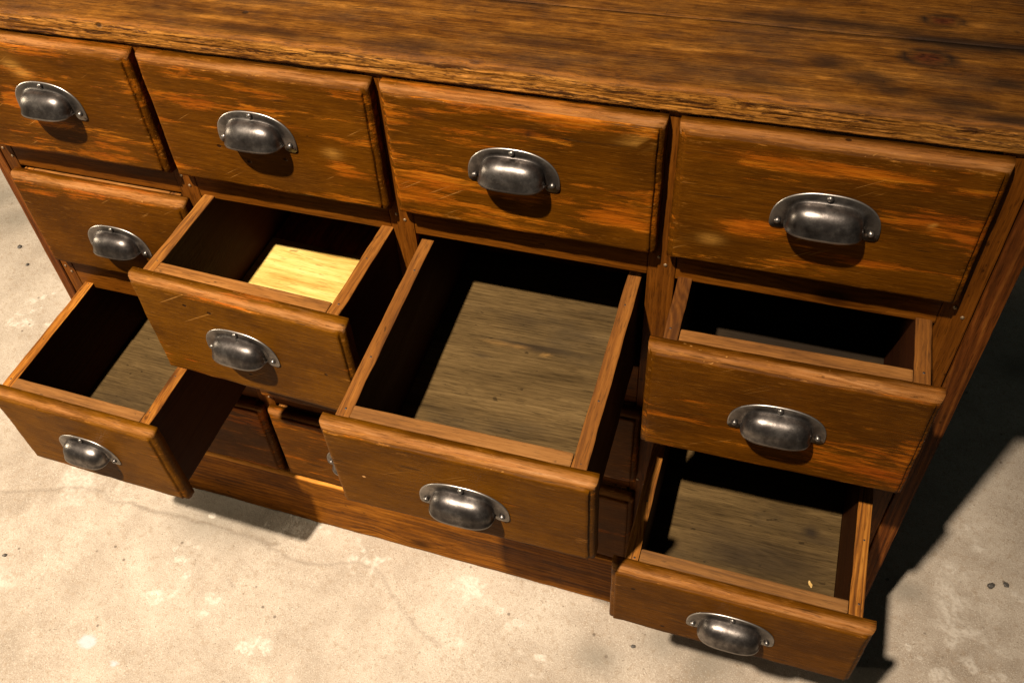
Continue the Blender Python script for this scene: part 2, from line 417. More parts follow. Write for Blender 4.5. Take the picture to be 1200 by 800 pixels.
_bseed = [0]
def board(name, lo, hi, mat, parent, bev=.0016, axis=0, cut=.02, jit=.0005, spots=()):
    """a sawn board: softened arrises, cut along its length and very slightly uneven"""
    _bseed[0] += 1
    sd = _bseed[0]
    bm = bmesh.new()
    bmesh.ops.create_cube(bm, size=1.0)
    lo = Vector(lo); hi = Vector(hi); c = (lo + hi) / 2; s = hi - lo
    for v in bm.verts: v.co = Vector((v.co.x * s.x + c.x, v.co.y * s.y + c.y, v.co.z * s.z + c.z))
    bmesh.ops.bevel(bm, geom=bm.edges[:], offset=min(bev, min(s) * .3), segments=2, profile=.6, affect='EDGES')
    n = int(s[axis] / cut)
    no = Vector((0, 0, 0)); no[axis] = 1
    for i in range(1, n):
        co = c.copy(); co[axis] = lo[axis] + s[axis] * i / n
        bmesh.ops.bisect_plane(bm, geom=bm.verts[:] + bm.edges[:] + bm.faces[:], plane_co=co, plane_no=no)
    lay = bm.verts.layers.float.new('edge')
    for v in bm.verts: v[lay] = 1.0 if v.co.z > hi.z - bev * .8 else 0.0
    if jit:
        a1, a2 = [k for k in range(3) if k != axis]
        for v in bm.verts:
            q = v.co[axis]
            e1 = (1 if v.co[a1] > c[a1] else -1); e2 = (1 if v.co[a2] > c[a2] else -1)
            d1 = float(fbm(np.array([q * 38.0]), np.array([sd * 3.1 + e1 * 5 + e2]), sd, 3)[0]) - .5
            d2 = float(fbm(np.array([q * 38.0]), np.array([sd * 7.7 + e2 * 5 + e1]), sd + 3, 3)[0]) - .5
            v.co[a1] += d1 * 2 * jit; v.co[a2] += d2 * 2 * jit
    if spots:
        no2 = Vector((0, 1, 0)) if axis == 0 else Vector((1, 0, 0)); k2 = 1 if axis == 0 else 0
        for ax_, n_ in ((k2, int(s[k2] / .005)), (axis, int(s[axis] / .005))):
            nn = Vector((0, 0, 0)); nn[ax_] = 1
            for i in range(1, n_):
                co = c.copy(); co[ax_] = lo[ax_] + s[ax_] * (i + .37) / n_
                bmesh.ops.bisect_plane(bm, geom=bm.verts[:] + bm.edges[:] + bm.faces[:], plane_co=co, plane_no=nn)
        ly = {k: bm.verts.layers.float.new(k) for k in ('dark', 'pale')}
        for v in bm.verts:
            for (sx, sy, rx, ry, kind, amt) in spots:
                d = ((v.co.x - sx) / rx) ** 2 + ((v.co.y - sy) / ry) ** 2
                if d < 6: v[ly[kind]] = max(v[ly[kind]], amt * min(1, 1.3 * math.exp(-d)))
    return finish(bm, name, mat, parent)

# ------------------------------------------------------------------ cup pull (one mesh, shared)
def pull_mesh():
    bm = bmesh.new()
    lay = bm.verts.layers.float.new('edge')
    a, b, D = .0355, .0295, .0240
    A, B = .0505, .0390
    NT_, NP = 36, 14
    def dome(th, ph, k=1.0):
        sx = math.copysign(abs(math.sin(th)) ** .62, math.sin(th))
        rad = max(math.cos(th), 0) ** .62
        y = rad * math.cos(ph) ** .70
        z = rad * math.sin(ph) ** .92 if ph > 0 else 0
        return sx, y, z
    def flare(ph):
        return 1.0 + .07 * max(0, 1 - ph / .22)
    grid = []
    for i in range(NT_ + 1):
        th = -math.pi / 2 + math.pi * i / NT_
        row = []
        for j in range(NP + 1):
            ph = (math.pi / 2) * (j / NP) ** 1.15
            sx, y, z = dome(th, ph)
            f = flare(ph)
            row.append(Vector((a * sx * (1 + (f - 1) * .5), -.0012 - D * y * f, b * z + .0022 * (1 - z))))
        grid.append(row)
    # outer skin
    V = [[bm.verts.new(q) for q in row] for row in grid]
    for row in V: row[0][lay] = 1.0
    for i in range(NT_):
        for j in range(NP):
            try: bm.faces.new((V[i][j], V[i + 1][j], V[i + 1][j + 1], V[i][j + 1]))
            except ValueError: pass
    # inner skin
    sc = .955
    W = [[bm.verts.new(Vector((q.x * sc, min(q.y * sc, -.0004), (q.z - b * .0) * sc))) for q in row] for row in grid]
    for i in range(NT_):
        for j in range(NP):
            try: bm.faces.new((W[i][j + 1], W[i + 1][j + 1], W[i + 1][j], W[i][j]))
            except ValueError: pass
    for i in range(NT_):
        try: bm.faces.new((V[i + 1][0], V[i][0], W[i][0], W[i + 1][0]))
        except ValueError: pass
    # flange: strip from the dome's foot to the outline, with a small fillet against the dome
    def foot(i, k, y):
        th = -math.pi / 2 + math.pi * i / NT_
        sx, _, z = dome(th, math.pi / 2)
        return Vector((a * sx * k, y, b * z * k))
    def outl(i, y, inset=0):
        th = -math.pi / 2 + math.pi * i / NT_
        return Vector(((A - inset) * math.copysign(abs(math.sin(th)) ** .84, math.sin(th)), y, (B - inset) * max(math.cos(th), 0) ** .84))
    rings = []
    for fn in (lambda i: foot(i, .97, -.0050), lambda i: foot(i, 1.02, -.0028), lambda i: foot(i, 1.09, -.0019),
               lambda i: outl(i, -.0018, .0014), lambda i: outl(i, -.0014), lambda i: outl(i, 0)):
        rings.append([bm.verts.new(fn(i)) for i in range(NT_ + 1)])
    for v in rings[4]: v[lay] = 1.0
    for v in rings[3]: v[lay] = .25
    for r in range(5):
        for i in range(NT_):
            bm.faces.new((rings[r][i], rings[r + 1][i], rings[r + 1][i + 1], rings[r][i + 1]))
    # lobes below the ends
    for sgn, idx in ((-1, 0), (1, NT_)):
        r0 = rings[0][idx].co; r1 = rings[4][idx].co
        cx = (r0.x + r1.x) / 2; rr = abs(r1.x - r0.x) / 2
        prev = None; cen = bm.verts.new((cx, -.0019, 0))
        for k in range(13):
            an = math.pi * k / 12
            p = Vector((cx + rr * math.copysign(abs(math.cos(an)) ** .62, math.cos(an)), -.0016, -.0088 * math.sin(an) ** .62))
            v1 = bm.verts.new(p); v2 = bm.verts.new(Vector((p.x, 0, p.z)))
            v1[lay] = .6
            if prev:
                bm.faces.new((cen, prev[0], v1)); bm.faces.new((prev[0], prev[1], v2, v1))
            prev = (v1, v2)
    bmesh.ops.remove_doubles(bm, verts=bm.verts, dist=.00005)
    bmesh.ops.recalc_face_normals(bm, faces=bm.faces)
    for f in bm.faces: f.smooth = True
    me = bpy.data.meshes.new('cup_pull'); bm.to_mesh(me); bm.free()
    me.materials.append(M['metal'])
    return me

def rivet_mesh():
    bm = bmesh.new()
    lay = bm.verts.layers.float.new('edge')
    prof = [(.0034, 0), (.0034, -.0012), (.0029, -.0026), (.0018, -.0036), (.0006, -.0040)]
    rows = []
    for r, y in prof:
        rows.append([bm.verts.new((r * math.cos(2 * math.pi * k / 14), y, r * math.sin(2 * math.pi * k / 14))) for k in range(14)])
    for a_, b_ in zip(rows, rows[1:]):
        for k in range(14): bm.faces.new((a_[k], a_[(k + 1) % 14], b_[(k + 1) % 14], b_[k]))
    bm.faces.new(rows[-1])
    for v in bm.verts: v[lay] = .35 if v.co.y < -.0022 else 0
    bmesh.ops.recalc_face_normals(bm, faces=bm.faces)
    for f in bm.faces: f.smooth = True
    me = bpy.data.meshes.new('rivet'); bm.to_mesh(me); bm.free()
    me.materials.append(M['metal'])
    return me

bm = bmesh.new(); bmesh.ops.create_uvsphere(bm, u_segments=8, v_segments=5, radius=.0016)
for v in bm.verts: v.co.z *= .45
nail_dark = bpy.data.meshes.new('nail'); bm.to_mesh(nail_dark); bm.free(); nail_dark.materials.append(M['old_nail'])
PULL = pull_mesh(); RIVET = rivet_mesh()

# ------------------------------------------------------------------ drawer
T = .020          # thickness of the overlapping moulded front
LIP = .0133       # overlap past the box
TH = .0159        # side thickness

def front_mesh(w, h, seed, parent, bias=0.0, light=0.0, spots=()):
    """board with a moulded (rounded) edge all round, the flat field subdivided for wear"""
    bm = bmesh.new()
    ed = bm.verts.layers.float.new('edge'); no = bm.verts.layers.float.new('nose')
    # rings from the back edge to the field: inset, y, nose, edge
    prof = [(0, -.0005, .5, .4), (0, -.0092, .8, .7), (.0007, -.0122, .95, 1), (.0022, -.0147, 1, 1), (.0043, -.0161, 1, 1),
            (.0058, -.0166, .9, 1), (.0063, -.0170, .5, .9), (.0067, -.0190, .15, 1), (.0073, -.0198, .0, 1), (.0100, -.0200, 0, .8), (.026, -.0200, 0, 0)]
    nx = max(8, int(w / .0065)); nz = max(5, int(h / .0065))
    def ring(ins, y):
        x0, x1, z0, z1 = -w / 2 + ins, w / 2 - ins, ins, h - ins
        pts = []
        for i in range(nx): pts.append((x0 + (x1 - x0) * i / nx, z0))
        for i in range(nz): pts.append((x1, z0 + (z1 - z0) * i / nz))
        for i in range(nx): pts.append((x1 - (x1 - x0) * i / nx, z1))
        for i in range(nz): pts.append((x0, z1 - (z1 - z0) * i / nz))
        out = []
        for k, (x, z) in enumerate(pts):
            d = (float(fbm(np.array([x * 34 + seed * 9.1]), np.array([z * 34 + seed * 3.3]), seed, 3)[0]) - .5) * .0015
            d2 = (float(fbm(np.array([x * 60 - seed * 2.1]), np.array([z * 60 + seed * 5.3]), seed + 5, 2)[0]) - .5) * .0012
            amp = 1.0 if ins < .02 else .3
            out.append(Vector((x + d * amp * (1 if abs(x) > w / 2 - .03 else 0), y + d2 * amp, z + d * amp)))
        return out, pts
    rings = []
    for ins, y, n_, e_ in prof:
        co, pts = ring(ins, y)
        vs = []
        for q in co:
            v = bm.verts.new(q)
            top = 1.0 if q.z > h - .0095 else (.30 if q.z < .016 else .10)
            v[no] = n_ * top; v[ed] = e_
            vs.append(v)
        rings.append(vs)
    L = len(rings[0])
    for a_, b_ in zip(rings, rings[1:]):
        for k in range(L):
            bm.faces.new((a_[k], a_[(k + 1) % L], b_[(k + 1) % L], b_[k])).smooth = True
    bm.faces.new(list(reversed(rings[0])))
    # the flat field as a fine grid
    R_ = rings[-1]
    ins = prof[-1][0]; x0, x1, z0, z1 = -w / 2 + ins, w / 2 - ins, ins, h - ins
    G_ = {}
    for i in range(nx + 1):
        for j in range(nz + 1):
            if j == 0: v = R_[i]
            elif i == nx: v = R_[nx + j]
            elif j == nz: v = R_[2 * nx + nz - i]
            elif i == 0: v = R_[(2 * nx + 2 * nz - j) % len(R_)]
            else: v = bm.verts.new((x0 + (x1 - x0) * i / nx, -T, z0 + (z1 - z0) * j / nz))
            G_[i, j] = v
    for i in range(nx):
        for j in range(nz):
            bm.faces.new((G_[i, j], G_[i + 1, j], G_[i + 1, j + 1], G_[i, j + 1])).smooth = True
    bi = bm.verts.layers.float.new('bias'); ol = bm.verts.layers.float.new('light')
    lays = {k: bm.verts.layers.float.new(k) for k in ('dark', 'orange', 'pale')}
    for v in bm.verts:
        v[bi] = bias; v[ol] = light
        for (sx, sz, rx, rz, kind, amt) in spots:
            d = ((v.co.x - sx) / rx) ** 2 + ((v.co.z - sz) / rz) ** 2
            if d < 6: v[lays[kind]] = max(v[lays[kind]], amt * math.exp(-d))
    o = finish(bm, 'drawer_front', M['front'], parent)
    return o

def drawer(label, w, h, loc, rot, seed, pullx=0.0, pullz=None, D=.405, bottoms=('bottom', 'bottom'), joint=.217, sides='box_side', inner='inner', pullrot=0.0, tops=(0, 0), bias=0.0, light=0.0, spots=(), bspots=(), dz=0.0):
    t = thing('drawer', label, 'drawer', loc, rot, 'small drawers of the wooden chest')
    front_mesh(w, h, seed, t, bias, light, spots)
    hb = w / 2 - LIP
    zt = h - .0012
    board('inner_front', (-hb + TH + .0004, .0002, .010), (hb - TH - .0004, .0165, zt + .0008), M[inner], t, .0018, 0)
    rng = random.Random(seed)
    sides_o = []
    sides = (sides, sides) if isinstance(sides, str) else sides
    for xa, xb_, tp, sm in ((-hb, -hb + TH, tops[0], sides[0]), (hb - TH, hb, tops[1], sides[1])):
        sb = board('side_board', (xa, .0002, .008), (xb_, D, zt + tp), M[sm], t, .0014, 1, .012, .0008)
        sb['cx'] = (xa + xb_) / 2; sides_o.append(sb)
    board('back_board', (-hb + TH + .0004, D - .014, .012), (hb - TH - .0004, D - .001, zt - .012), M['box_side_red'], t, .0014, 0)
    z1 = .0215
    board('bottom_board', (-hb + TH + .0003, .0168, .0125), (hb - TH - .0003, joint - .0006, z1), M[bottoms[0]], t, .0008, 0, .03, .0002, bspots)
    board('bottom_board', (-hb + TH + .0003, joint + .0006, .0125), (hb - TH - .0003, D - .0145, z1 - .0012), M[bottoms[1]], t, .0008, 0, .03, .0002)
    for sb in sides_o:
        sx = sb['cx']
        for yy in (.009, .085, .21):
            nn = link('nail', nail_dark, sb)
            nn.location = (sx + rng.uniform(-.003, .003), yy + rng.uniform(-.006, .012), zt - .0004)
        del sb['cx']
    p = link('cup_pull', PULL, t)
    pz = h * .465 + dz
    p.location = (pullx, -T - .0001, pz); p.rotation_euler = (0, pullrot, 0)
    for x, z in ((-.0428, .0005), (.0428, .0005), (0, .0352)):
        r = link('rivet', RIVET, p)
        r.location = (x, -.0017, z)
    return t

XL = [0.0, .2892, .5879, .8978]
XR = [.2786, .5768, .8862, 1.1839]
ZB = [.7965, .5858, .3629, .1478]
ZT = [.9675, .7485, .5156, .3211]
# open drawers: column, row -> pull, dx, dz, yaw, tilt, width scale, height scale
OPEN = {(1, 1): (.1427, -.0016, .0012, -.0385, .0197, .0148, .0335),
        (2, 1): (.2552, .0025, -.0060, .0164, .0357, -.0074, -.0786),
        (0, 2): (.2028, .0005, -.0040, -.0144, .0369, -.0083, .0769),
        (3, 2): (.2019, .0012, -.0028, .0084, .0352, .0147, -.1132),
        (3, 1): (.0846, .0018, -.0021, .0195, .0274, .0020, .0549)}
LAB = {
 (0, 0): 'closed top row drawer at the far left under the tabletop edge',
 (1, 0): 'closed top row drawer directly above the pulled out drawer with the bright yellow bottom',
 (2, 0): 'closed top row drawer above the fully pulled out grey bottomed drawer',
 (3, 0): 'closed top row drawer at the right end with an orange smear left of its pull',
 (0, 1): 'closed second row drawer at the left edge, beside the open drawer with a yellow bottom',
 (1, 1): 'half open drawer with a bright yellow pine bottom inside',
 (2, 1): 'fully pulled out drawer in the middle showing a large bare grey brown bottom',
 (3, 1): 'slightly open second row drawer at the right with a dark interior',
 (0, 2): 'open drawer at the lower left hanging over the bare floor with a black shadowed interior',
 (1, 2): 'closed third row drawer hidden behind the half open yellow bottomed drawer',
 (2, 2): 'closed third row drawer in deep shade under the fully pulled out middle drawer',
 (3, 2): 'lowest open drawer at the bottom right with a pale wood chip lying inside',
 (0, 3): 'closed bottom row drawer in shade behind the lower left open drawer, above the plinth',
 (1, 3): 'closed bottom row drawer, its pull half hidden by the fully pulled out drawer',
 (2, 3): 'closed bottom row drawer under the middle drawer, its right end showing above the plinth',
 (3, 3): 'closed bottom row drawer hidden behind the lowest open drawer at the right'}

EXTRA = {
 (0, 0): dict(bias=.03, spots=((-.034, .138, .012, .006, 'pale', .8), (-.022, .128, .012, .005, 'pale', .7), (-.050, .085, .02, .012, 'orange', .8), (.048, .148, .012, .006, 'dark', .45))),
 (1, 0): dict(bias=.02, pullx=-.0065, spots=((.0876, .076, .010, .006, 'pale', .8), (.10, .055, .02, .01, 'orange', .6))),
 (2, 0): dict(bias=.06, pullx=-.004, spots=((.0145, .139, .0055, .005, 'dark', .9), (.0145, .139, .012, .008, 'dark', .4), (-.105, .06, .03, .012, 'orange', .9), (.115, .05, .03, .012, 'orange', .8), (-.10, .145, .012, .004, 'dark', .5), (.12, .145, .015, .003, 'pale', .7))),
 (3, 0): dict(bias=.015, pullx=.0035, spots=((-.062, .063, .024, .008, 'orange', 1.2), (.095, .0977, .003, .002, 'pale', 1.0), (-.10, .04, .012, .006, 'pale', .6), (0, .145, .10, .008, 'orange', .5))),
 (0, 1): dict(bias=-.06, pullx=.007, dz=-.013),
 (0, 3): dict(pullx=-.022),
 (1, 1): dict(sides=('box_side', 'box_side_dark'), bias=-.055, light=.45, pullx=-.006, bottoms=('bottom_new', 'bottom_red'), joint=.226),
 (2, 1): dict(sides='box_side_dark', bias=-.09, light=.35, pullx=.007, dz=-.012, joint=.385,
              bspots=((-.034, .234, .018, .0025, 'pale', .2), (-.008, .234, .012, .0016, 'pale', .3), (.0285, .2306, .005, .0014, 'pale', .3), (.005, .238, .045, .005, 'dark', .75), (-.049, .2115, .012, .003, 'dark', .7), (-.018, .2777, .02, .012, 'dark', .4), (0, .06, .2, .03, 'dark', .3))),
 (3, 1): dict(sides='box_side_dark', bias=.02, joint=.193, bspots=((0, .10, .4, .3, 'dark', 1.0),)),  # bottom darkened all over to paint the shade inside this drawer
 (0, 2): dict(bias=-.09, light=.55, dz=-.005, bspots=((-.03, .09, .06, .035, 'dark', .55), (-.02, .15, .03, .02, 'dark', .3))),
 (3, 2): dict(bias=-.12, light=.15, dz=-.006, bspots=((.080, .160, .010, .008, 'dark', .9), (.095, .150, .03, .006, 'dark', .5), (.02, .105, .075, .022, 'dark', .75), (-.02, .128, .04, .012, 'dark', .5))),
}

def cell(c, r):
    w = XR[c] - XL[c]; h = ZT[r] - ZB[r]
    return (XL[c] + XR[c]) / 2, w, h

# ------------------------------------------------------------------ floor
def floor():
    def axis_pts(a, b, lo, hi, st):
        core = np.arange(lo, hi, st)
        left = np.linspace(a, lo, 14, endpoint=False); right = np.linspace(hi, b, 14)
        return np.concatenate([left, core, right])
    xs = axis_pts(-7, 7, -1.0, 1.70, .0043); ys = axis_pts(-5, 7, -.54, .90, .0043)
    X, Y = np.meshgrid(xs, ys)
    def seg(P, width, wob=.006, seed=1):
        d = np.full(X.shape, 9.0)
        wx = X + (fbm(X * 45, Y * 45, seed, 3) - .5) * wob * 2; wy = Y + (fbm(X * 45, Y * 45, seed + 9, 3) - .5) * wob * 2
        for (ax, ay), (bx, by) in zip(P, P[1:]):
            vx, vy = bx - ax, by - ay
            tt = np.clip(((wx - ax) * vx + (wy - ay) * vy) / (vx * vx + vy * vy + 1e-12), 0, 1)
            d = np.minimum(d, np.hypot(wx - ax - tt * vx, wy - ay - tt * vy))
        return np.clip(1 - d / width, 0, 1)
    crack = np.zeros(X.shape)
    for P, wd, amt in CRACKS:
        crack = np.maximum(crack, seg(P, wd) * amt * (.5 + .5 * fbm(X * 30, Y * 30, 5, 2)))
    def blob(x, y, rx, ry=None):
        ry = ry or rx
        return np.exp(-(((X - x) / rx) ** 2 + ((Y - y) / ry) ** 2))
    pl = np.zeros(X.shape)
    for x, y, rx, ry in PLASTER: rx *= 1.7; ry *= 1.7; pl = np.maximum(pl, blob(x, y, rx, ry))
    pl = np.clip(pl * 1.05 * np.clip((fbm(X * 62, Y * 62, 31, 5) - .34) * 3.2, 0, 1), 0, 1)
    pl = np.maximum(pl, .55 * np.clip(fbm(X * 5, Y * 5, 77, 5) - .55, 0, 1) * 4 * (fbm(X * 2, Y * 2, 12, 2) > .5))
    st = np.zeros(X.shape)
    for x, y, rx, ry in STAINS_SHADE: st = np.maximum(st, blob(x, y, rx, ry))
    st = np.clip(st * (0.6 + .8 * fbm(X * 14, Y * 14, 21, 4)), 0, 1)
    bl = np.zeros(X.shape)
    for x, y, rx, ry in BLUE: bl = np.maximum(bl, np.clip((blob(x, y, rx, ry) - .35 + .25 * (fbm(X * 90, Y * 90, 3, 2) - .5)) * 6, 0, 1))
    Z = (fbm(X * 9, Y * 9, 41, 4) - .5) * .0035 - crack * .002
    far = np.clip((np.hypot(X - .4, Y) - 1.4) / 1.0, 0, 1)
    Z = Z * (1 - far) - .0022
    ny, nx = X.shape
    V = np.stack([X.ravel(), Y.ravel(), Z.ravel()], 1)
    idx = np.arange(ny * nx).reshape(ny, nx)
    F = np.stack([idx[:-1, :-1].ravel(), idx[:-1, 1:].ravel(), idx[1:, 1:].ravel(), idx[1:, :-1].ravel()], 1)
    me = bpy.data.meshes.new('floor')
    me.vertices.add(len(V)); me.vertices.foreach_set('co', V.ravel())
    me.loops.add(F.size); me.loops.foreach_set('vertex_index', F.ravel().astype(np.int32))
    me.polygons.add(len(F)); me.polygons.foreach_set('loop_start', np.arange(0, F.size, 4, dtype=np.int32))
    me.polygons.foreach_set('loop_total', np.full(len(F), 4, dtype=np.int32))
    me.polygons.foreach_set('use_smooth', np.ones(len(F), dtype=bool))
    me.update(calc_edges=True)
    for nm, a in (('crack', crack), ('plaster', pl), ('stain', st), ('blue', bl)):
        at = me.attributes.new(nm, 'FLOAT', 'POINT'); at.data.foreach_set('value', a.ravel().astype(np.float32))
    me.materials.append(M['floor'])
    o = link('floor', me); o['kind'] = 'structure'
    return o

CRACKS = [
([(-0.326, -0.1372), (-0.2656, -0.1143), (-0.2059, -0.0909), (-0.1554, -0.0787), (-0.1242, -0.0755), (-0.1102, -0.0841), (-0.0945, -0.0929), (-0.0701, -0.0891), (-0.0532, -0.0775)], 0.0052, 0.75),
([(-0.0532, -0.0775), (-0.0282, -0.085), (0.0342, -0.083), (0.0802, -0.0815), (0.1257, -0.08), (0.1723, -0.0819), (0.2165, -0.0805), (0.2618, -0.0824)], 0.0058, 1),
([(0.2507, -0.0895), (0.2854, -0.1003), (0.3361, -0.1014), (0.3721, -0.0876), (0.413, -0.0693), (0.4605, -0.0748), (0.4819, -0.0936), (0.4987, -0.1098), (0.5454, -0.1437), (0.5779, -0.1605), (0.6152, -0.175)], 0.0048, 0.7),
([(0.2077, -0.1734), (0.2252, -0.179)], 0.005, 0.6),
([(-0.126, -0.2749), (-0.1279, -0.2582)], 0.005, 0.6),
]
PLASTER = [(0.1045, -0.1478, 0.0216, 0.0162), (0.1253, -0.183, 0.0137, 0.0103), (0.1087, -0.2179, 0.015, 0.0112), (0.0936, -0.2399, 0.0135, 0.0101), (0.0906, -0.1611, 0.0154, 0.0115), (0.3099, -0.283, 0.0182, 0.0136), (0.3267, -0.2652, 0.0169, 0.0127), (0.2846, -0.0325, 0.0278, 0.0208), (0.3538, -0.0194, 0.0153, 0.0115), (0.4255, -0.0386, 0.0239, 0.0179), (0.4288, -0.0734, 0.0206, 0.0155), (0.4549, -0.0567, 0.0148, 0.0111), (-0.5803, 0.3163, 0.0286, 0.0215), (-0.5886, 0.2689, 0.0282, 0.0212), (-0.5762, 0.3608, 0.0165, 0.0124), (-0.502, 0.2753, 0.0199, 0.0149), (1.341, 0.0494, 0.0174, 0.0131), (1.3541, 0.0315, 0.0172, 0.0129), (1.3732, 0.0115, 0.0193, 0.0145), (1.3942, 0.0734, 0.0111, 0.0083), (1.4166, 0.051, 0.0146, 0.0109), (1.4276, 0.0358, 0.0096, 0.0072), (1.4287, 0.2606, 0.0145, 0.0109), (1.3216, 0.0613, 0.01, 0.0075), (0.6278, -0.1542, 0.0137, 0.0103), (0.6413, -0.0606, 0.0282, 0.0212), (0.7116, -0.0884, 0.022, 0.0165), (0.2004, -0.2123, 0.0103, 0.0077), (0.1991, -0.2464, 0.0087, 0.0065), (0.1264, -0.334, 0.0101, 0.0076), (-0.0077, -0.0921, 0.0096, 0.0072), (0.7625, -0.1583, 0.0263, 0.0197), (1.3836, 0.1033, 0.0126, 0.0095), (1.4845, 0.1809, 0.0113, 0.0085), (1.4576, 0.0381, 0.0144, 0.0108), (0.0946, -0.058, 0.008, 0.006), (0.1112, -0.0609, 0.0063, 0.0047), (0.2178, -0.0485, 0.0078, 0.0059), (0.1796, -0.0618, 0.0062, 0.0046)]
STAINS_SHADE = [(-0.8318, 0.582, 0.0686, 0.0514), (-0.9239, 0.6479, 0.059, 0.0443), (0.9645, -0.0603, 0.0456, 0.0342), (1.0351, -0.0729, 0.0509, 0.0382), (0.8657, -0.1185, 0.0391, 0.0293), (0.1125, -0.0566, 0.0949, 0.0712), (0.2022, -0.0532, 0.0622, 0.0467), (1.3179, 0.1459, 0.0323, 0.0242), (1.4953, 0.6947, 0.0453, 0.034), (1.2632, -0.0231, 0.0368, 0.0276)]  # floor stains, plus the lowest open drawer's cast shadow painted as blobs
BLUE = [(0.0263, -0.3491, 0.0175, 0.0131), (0.0942, -0.3693, 0.0071, 0.0053)]

floor()

# ------------------------------------------------------------------ the chest
chest = thing('chest_of_drawers', 'old brown stained pine chest with four columns of small drawers and metal cup pulls', 'chest of drawers', (.58, .2, 0))
OFF = Vector((-.58, -.2, 0))
def cpart(name, lo, hi, mat, axis=0, bev=.0016, parent=None, cut=.02, jit=.0005):
    o = board(name, Vector(lo) + OFF, Vector(hi) + OFF, M[mat], parent or chest, bev, axis, cut, jit)
    return o

YB = .475
X0, X1 = -.0317, 1.2277
SP0, SP1 = -.012, 1.205           # inner faces of the side boards' front edges
ZTOP, ZSLAB = .9710, .9980
# side boards
cpart('side_panel', (X0, -.001, 0), (SP0 - .0005, YB, ZTOP - .0005), 'side_panel', 2, .0025)
cpart('side_panel', (SP1 + .0005, -.001, 0), (X1, YB, ZTOP - .0005), 'side_panel', 2, .0025)
cpart('back_panel', (SP0, YB - .014, .02), (SP1, YB - .002, ZTOP - .001), 'box_side_red', 0)
# stiles (front uprights)
G = .0095
ST = [(SP0 + .001, XL[0] + G)] + [(XR[i] - G, XL[i + 1] + G) for i in range(3)] + [(XR[3] - G, SP1 - .001)]
stiles = []
for i, (a_, b_) in enumerate(ST):
    stiles.append(cpart('stile', (a_, .0, .120), (b_, .021, ZTOP - .0007), 'frame_v', 2, .0012, jit=.0003))
# rails
RAILS = [(ZT[1] + .004, ZB[0] + .006), (ZT[2] + .005, ZB[1] + .006), (ZT[3] + .004, ZB[2] + .006), (.121, ZB[3] + .006)]
rails = []
for k, (z0, z1) in enumerate(RAILS):
    for i in range(4):
        rails.append(cpart('rail', (ST[i][1] + .0003, .0006, z0), (ST[i + 1][0] - .0003, .0205, z1), 'frame', 0, .0012, jit=.0003))
# partitions and runners behind the frame
for i in range(1, 4):
    xm = (ST[i][0] + ST[i][1]) / 2
    cpart('partition', (xm - .011 + .004, .0215, .125), (xm + .011 + .004, YB - .015, ZTOP - .002), 'box_side_red', 1, .001, cut=.08)
for k, (z0, z1) in enumerate(RAILS):
    for i in range(4):
        for sx in (0, 1):
            xa = ST[i][1] - .006 if sx == 0 else ST[i + 1][0] - .010
            cpart('runner', (xa + .0045, .0215, z1 - .022), (xa + .0125, YB - .016, z1 - .0012), 'box_side_red', 1, .001, cut=.2, jit=0)
# plinth
cpart('plinth', (X0 + .001, -.0195, 0.0), (X1 - .001, .012, .1400), 'plinth', 0, .0045, jit=.0012)

